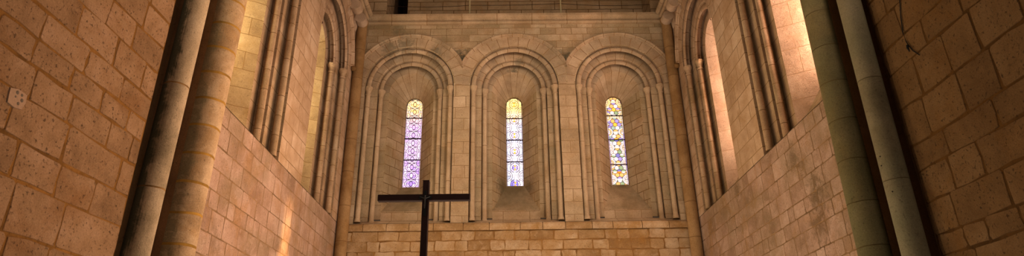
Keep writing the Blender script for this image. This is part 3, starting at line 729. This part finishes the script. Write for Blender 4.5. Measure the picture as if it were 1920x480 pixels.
def pat_right(x, y, H):
    f = y / H
    white = mixc((.97, .90, .94), (1.0, .88, .58), max(0, min(1, (f - .66) / .2)))
    palette = [(.84, .58, .30), (.42, .50, .36), (.50, .44, .72), (.88, .80, .78), (.80, .58, .30), (.48, .56, .54), (.92, .88, .92)]
    p = 2.0; row = math.floor((y + .25) / p); yy = y + .25 - (row + .5) * p
    ax = abs(x)
    if ax > .86:
        if ax < .905 or abs((y / .55) % 1 - .5) < .03: return LEAD
        return mixc(white, (.48, .36, .80), .8 * h2(row, int(y / .55), 3)) if f < .6 else white
    r = math.hypot(ax - .95, yy)
    for R in (.62, .47, .33):
        if abs(r - R) < .026: return LEAD
    if .47 < r < .62: return white
    if .33 < r < .47: return mixc((.95, .70, .36), white, h2(row, int(x > 0), 2))
    if r < .33: return LEAD if abs(yy) < .03 else mixc((.80, .62, .52), white, h2(row, int(yy > 0), int(x > 0)))
    if abs(yy) < .10: return LEAD if abs(yy) > .075 else mixc(white, (.95, .75, .62), .5)
    # hexagon field
    s_ = .50; hx, hy = x / s_, (abs(yy) - p / 2) / (s_ * 1.0)
    best = None
    for j in range(-4, 5):
        for i in range(-4, 5):
            cx = i + (.5 if j % 2 else 0); cy = j * .9
            d = math.hypot((hx - cx), (hy - cy))
            if best is None or d < best[0]: best = (d, best[0] if best else 9, i, j)
            elif d < best[1]: best = (best[0], d, best[2], best[3])
    if best[1] - best[0] < .12: return LEAD
    if best[2] == 0 and best[3] == 0: return (.95, .42, .06) if row == 0 else ((.35, .34, .62) if row in (1, 2) else (.93, .62, .18))
    return palette[int(h2(abs(best[2]) + (0 if x > 0 else 0), best[3] + 5 * row, int(yy > 0)) * 6.99)]
GL = {k: glass_mat('stained glass ' + k, s) for k, s in (('left', 1.15), ('mid', 1.1), ('right', 1.1))}
def make_window(idx, F, base, pat, mat, bars, label, zb, zc, step=.0058):
    t = empty(f'window_{idx}', base); tag(t, label, 'window', None, 'structure')
    zt = zc + RW; H = (zt - zb) / RW
    dg = DW + .07
    zs_ = [zb] + bars + [zt]
    for z0, z1 in zip(zs_, zs_[1:]):
        bm = bmesh.new(); C_ = bm.loops.layers.float_color.new('tint')
        nz = max(2, int((z1 - z0) / step)); nx = max(2, int(2 * RW / step))
        grid = []; cols = []
        for j in range(nz + 1):
            z = z0 + (z1 - z0) * j / nz
            hw = RW if z <= zc else math.sqrt(max(0.0, RW * RW - (z - zc) ** 2))
            rowv = []; 
            for i in range(nx + 1):
                x = -hw + 2 * hw * i / nx
                rowv.append(bm.verts.new(F(x, dg, z)))
                c_ = pat(x / RW, (z - zb) / RW, H)
                edge = hw - abs(x)
                if z > zc and math.hypot(x, z - zc) > RW - .012: c_ = LEAD
                cols.append(tuple(max(0, v_) ** 1.55 for v_ in c_))
            grid.append(rowv)
        bm.verts.index_update()
        for j in range(nz):
            for i in range(nx):
                f = bm.faces.new((grid[j][i], grid[j][i+1], grid[j+1][i+1], grid[j+1][i]))
                for l in f.loops: l[C_] = (*cols[l.vert.index], 1)
        bmesh.ops.transform(bm, matrix=Matrix.Translation(-Vector(base)), verts=bm.verts)
        obj('glass_panel', bm, mat, t, world=False)
    for z in bars:
        bm = new_bm(); a = F(-RW - .02, dg - .02, z); b = F(RW + .02, dg - .02, z)
        tube(bm, [a, b], .014, 8); obj('saddle_bar', bm, IRON, t)
    bm = new_bm(); tube(bm, [F(-RW, dg - .01, zb + .006), F(RW, dg - .01, zb + .006)], .014, 8); obj('bottom_bar', bm, IRON, t)
    bm = new_bm(); tube(bm, [F(-RW + .003, dg - .005, zb)] + [F(x * .985, dg - .005, z) for x, z in arc(RW, zc, 24)] + [F(RW - .003, dg - .005, zb)], .0075, 6); obj('frame', bm, IRON, t)
    return t
make_window(1, frame_back(BAYS_X[0]), (BAYS_X[0], D + DW + .07, ZWB), pat_left, GL['left'], [7.13, 7.71, 8.28], 'left end lancet of violet and white stained glass in interlaced circles', ZWB, ZWC)
make_window(2, frame_back(BAYS_X[1]), (BAYS_X[1], D + DW + .07, ZWB), pat_mid, GL['mid'], [7.05, 7.64, 8.24], 'middle end lancet of white, blue and yellow stained glass with cross shapes', ZWB, ZWC)
make_window(3, frame_back(BAYS_X[2]), (BAYS_X[2], D + DW + .07, ZWB), pat_right, GL['right'], [6.95, 7.62, 8.29], 'right end lancet of green, orange and lilac hexagon stained glass', ZWB, ZWC)

# ------------------------------------------------------------------ cross
cx, cy = -1.222, 7.0
t = empty('wooden_cross', (cx, cy, 0)); tag(t, 'tall dark wooden cross with a small metal crucifix at its centre', 'cross')
bm = new_bm()
for z0, z1, w0, w1 in ((0.06, 3.995, .040, .036),):
    lathe(bm, [(w0 * 1.414, z0), (w1 * 1.414, z1)], (cx, cy, 0), 4, PI/4, 2*PI + PI/4); lathe(bm, [(0, z1), (w1 * 1.414, z1)], (cx, cy, 0), 4, PI/4, 2*PI + PI/4)
bmesh.ops.bevel(bm, geom=list(bm.edges), offset=.004, segments=1, affect='EDGES')
obj('post', bm, WOOD, t)
bm = new_bm(); box(bm, (-1.780, cy - .043, 3.748), (-.698, cy + .030, 3.824)); weld(bm)
bmesh.ops.bevel(bm, geom=list(bm.edges), offset=.005, segments=1, affect='EDGES'); obj('crossbeam', bm, WOOD_H, t)
bm = new_bm(); box(bm, (cx - .28, cy - .28, 0), (cx + .28, cy + .28, .06)); weld(bm); bmesh.ops.bevel(bm, geom=list(bm.edges), offset=.01, segments=1, affect='EDGES'); obj('foot_plate', bm, WOOD, t)
yf = cy - .048
bm = new_bm(); box(bm, (cx - .016, yf - .012, 3.56), (cx + .016, yf + .002, 3.86)); box(bm, (cx - .072, yf - .0115, 3.765), (cx + .072, yf + .002, 3.797)); weld(bm)
cru = obj('crucifix', bm, BLACKM, t); cru['label'] = 'small black metal crucifix'
# the small figure: one continuous skinned body
me = bpy.data.meshes.new('figure'); sk = [((0, 0, 0), .0085), ((0, 0, .022), .0080), ((0, -.002, .046), .0105), ((0, -.003, .060), .0055), ((.003, -.008, .072), .0085), ((.003, -.009, .082), .007),
      ((.018, -.001, .053), .0055), ((.040, 0, .062), .0045), ((.062, .002, .070), .0035), ((-.018, -.001, .053), .0055), ((-.040, 0, .062), .0045), ((-.062, .002, .070), .0035),
      ((.006, -.008, -.030), .0062), ((.002, -.001, -.062), .0045), ((.001, -.006, -.074), .0042), ((-.005, -.008, -.031), .0062), ((-.002, -.001, -.062), .0045), ((-.001, -.006, -.074), .0042)]
ed = [(0, 1), (1, 2), (2, 3), (3, 4), (4, 5), (2, 6), (6, 7), (7, 8), (2, 9), (9, 10), (10, 11), (0, 12), (12, 13), (13, 14), (0, 15), (15, 16), (16, 17)]
me.from_pydata([p for p, r in sk], ed, [])
fig = bpy.data.objects.new('corpus', me); COL.objects.link(fig)
md = fig.modifiers.new('skin', 'SKIN'); md.use_smooth_shade = True
for v, (p, r) in zip(me.skin_vertices[0].data, sk): v.radius = (r, r)
me.skin_vertices[0].data[0].use_root = True
fig.modifiers.new('sub', 'SUBSURF').levels = 1; fig.modifiers['sub'].render_levels = 2
me.materials.append(PEWTER)
fig.parent = cru; fig.location = (0, yf - .022 - cy, 3.715); fig['label'] = 'small grey metal figure with outstretched arms'

# ------------------------------------------------------------------ side window panes (deep in the recesses) and light
def pane_mat(name, col, st):
    m, nt, b = nodes_of(name); b.inputs['Base Color'].default_value = (*col, 1)
    s = NT(nt); f = s.noise(s.n('ShaderNodeNewGeometry').outputs['Position'], 6, 2)
    nt.links.new(s.mix(f, col, tuple(x * .8 for x in col)), b.inputs['Emission Color']); b.inputs['Emission Strength'].default_value = st
    return m
PANE_L = pane_mat('yellow green glass', (1.0, .84, .52), 17.0); PANE_R = pane_mat('pale rose glass', (1.0, .70, .52), 34.0)
idx = 4
for sg, w, pm in ((-1, 'left', PANE_L), (1, 'right', PANE_R)):
    for yc, which in zip(SIDE_Y, ('far', 'near')):
        F = frame_side(sg, yc); zb, zc = ZWB, ZWC + .08
        t = empty(f'window_{idx}', (sg * (WX + DW + .02), yc, zb)); idx += 1
        tag(t, f'{which} window deep in the {w} choir wall, hidden by its jamb', 'window', None, 'structure')
        bm = new_bm(); P = [(-RW, zb)] + arc(RW, zc, 20) + [(RW, zb)]
        bm.faces.new([bm.verts.new(F(x, DW + .02, z)) for x, z in P]); obj('glass_pane', bm, pm, t)

def area(name, loc, target, size, power, col, sy=None, spread=None):
    l = bpy.data.lights.new(name, 'AREA'); l.energy = power; l.color = col; l.size = size
    if sy: l.shape = 'RECTANGLE'; l.size_y = sy
    if spread: l.spread = spread
    o = bpy.data.objects.new(name, l); COL.objects.link(o); o.location = loc
    o.rotation_euler = (Vector(target) - Vector(loc)).to_track_quat('-Z', 'Y').to_euler(); return o
def spot(name, loc, target, power, col, deg, blend=.6, rad=.1):
    l = bpy.data.lights.new(name, 'SPOT'); l.energy = power; l.color = col; l.spot_size = math.radians(deg); l.spot_blend = blend; l.shadow_soft_size = rad
    o = bpy.data.objects.new(name, l); COL.objects.link(o); o.location = loc
    o.rotation_euler = (Vector(target) - Vector(loc)).to_track_quat('-Z', 'Y').to_euler(); return o
WARM = (1.0, .83, .66)
area('nave fill', (2.4, -4, 3.4), (-.5, 12.5, 6), 3, 190, WARM, 3)  # unseen fill panel added behind the camera for the near columns and end wall
area('right crossing fill', (3.9, 3.0, 8.6), (-1.2, 13.5, 7.2), 1.2, 170, (1.0, .81, .64), 3.0, math.radians(80))  # added side fill raking the end wall; no window is modelled here
area('left crossing fill', (-3.9, 3.0, 8.6), (1.2, 13.5, 7.2), 1.2, 80, (1.0, .84, .62), 3.0, math.radians(80))  # weaker added fill from the left, likewise with no opening behind it
area('sunlit floor bounce', (0, 9.6, .25), (0, 9.9, 8), 6.5, 400, (1.0, .85, .66), 7)
# daylight through the right windows, falling on the left wall and columns; weaker and yellower from the left
for zt, pw in ((3.45, 9000), (3.85, 10500), (4.25, 7500), (4.65, 3500)):
    spot('far right window sun', (4.72, 11.75, 8.0), (-4.0, 10.33, zt), pw, (1.0, .62, .24), 3.6, 1.0, .06)
spot('far right window glow', (4.75, 11.7, 7.6), (-4.0, 9.3, 5.0), 1700, (1.0, .70, .46), 60, 1.0, .15)
spot('near right window glow', (4.75, 8.3, 7.6), (-4.0, 6.4, 4.0), 2900, (1.0, .68, .46), 62, 1.0, .15)
spot('far left window glow', (-4.75, 11.7, 7.6), (4.0, 9.6, 5.0), 700, (1.0, .78, .44), 60, 1.0, .15)
spot('near left window glow', (-4.75, 8.3, 7.6), (4.0, 6.6, 4.6), 700, (1.0, .80, .50), 62, 1.0, .15)
w = bpy.data.worlds.new('World'); scene.world = w; w.use_nodes = True
w.node_tree.nodes['Background'].inputs[0].default_value = (1.0, .80, .6, 1); w.node_tree.nodes['Background'].inputs[1].default_value = .05

scene.view_settings.view_transform = 'Standard'
scene.view_settings.look = 'None'
scene.view_settings.exposure = -0.02
scene.view_settings.gamma = 0.9
scene.cycles.use_denoising = True
scene.cycles.max_bounces = 6
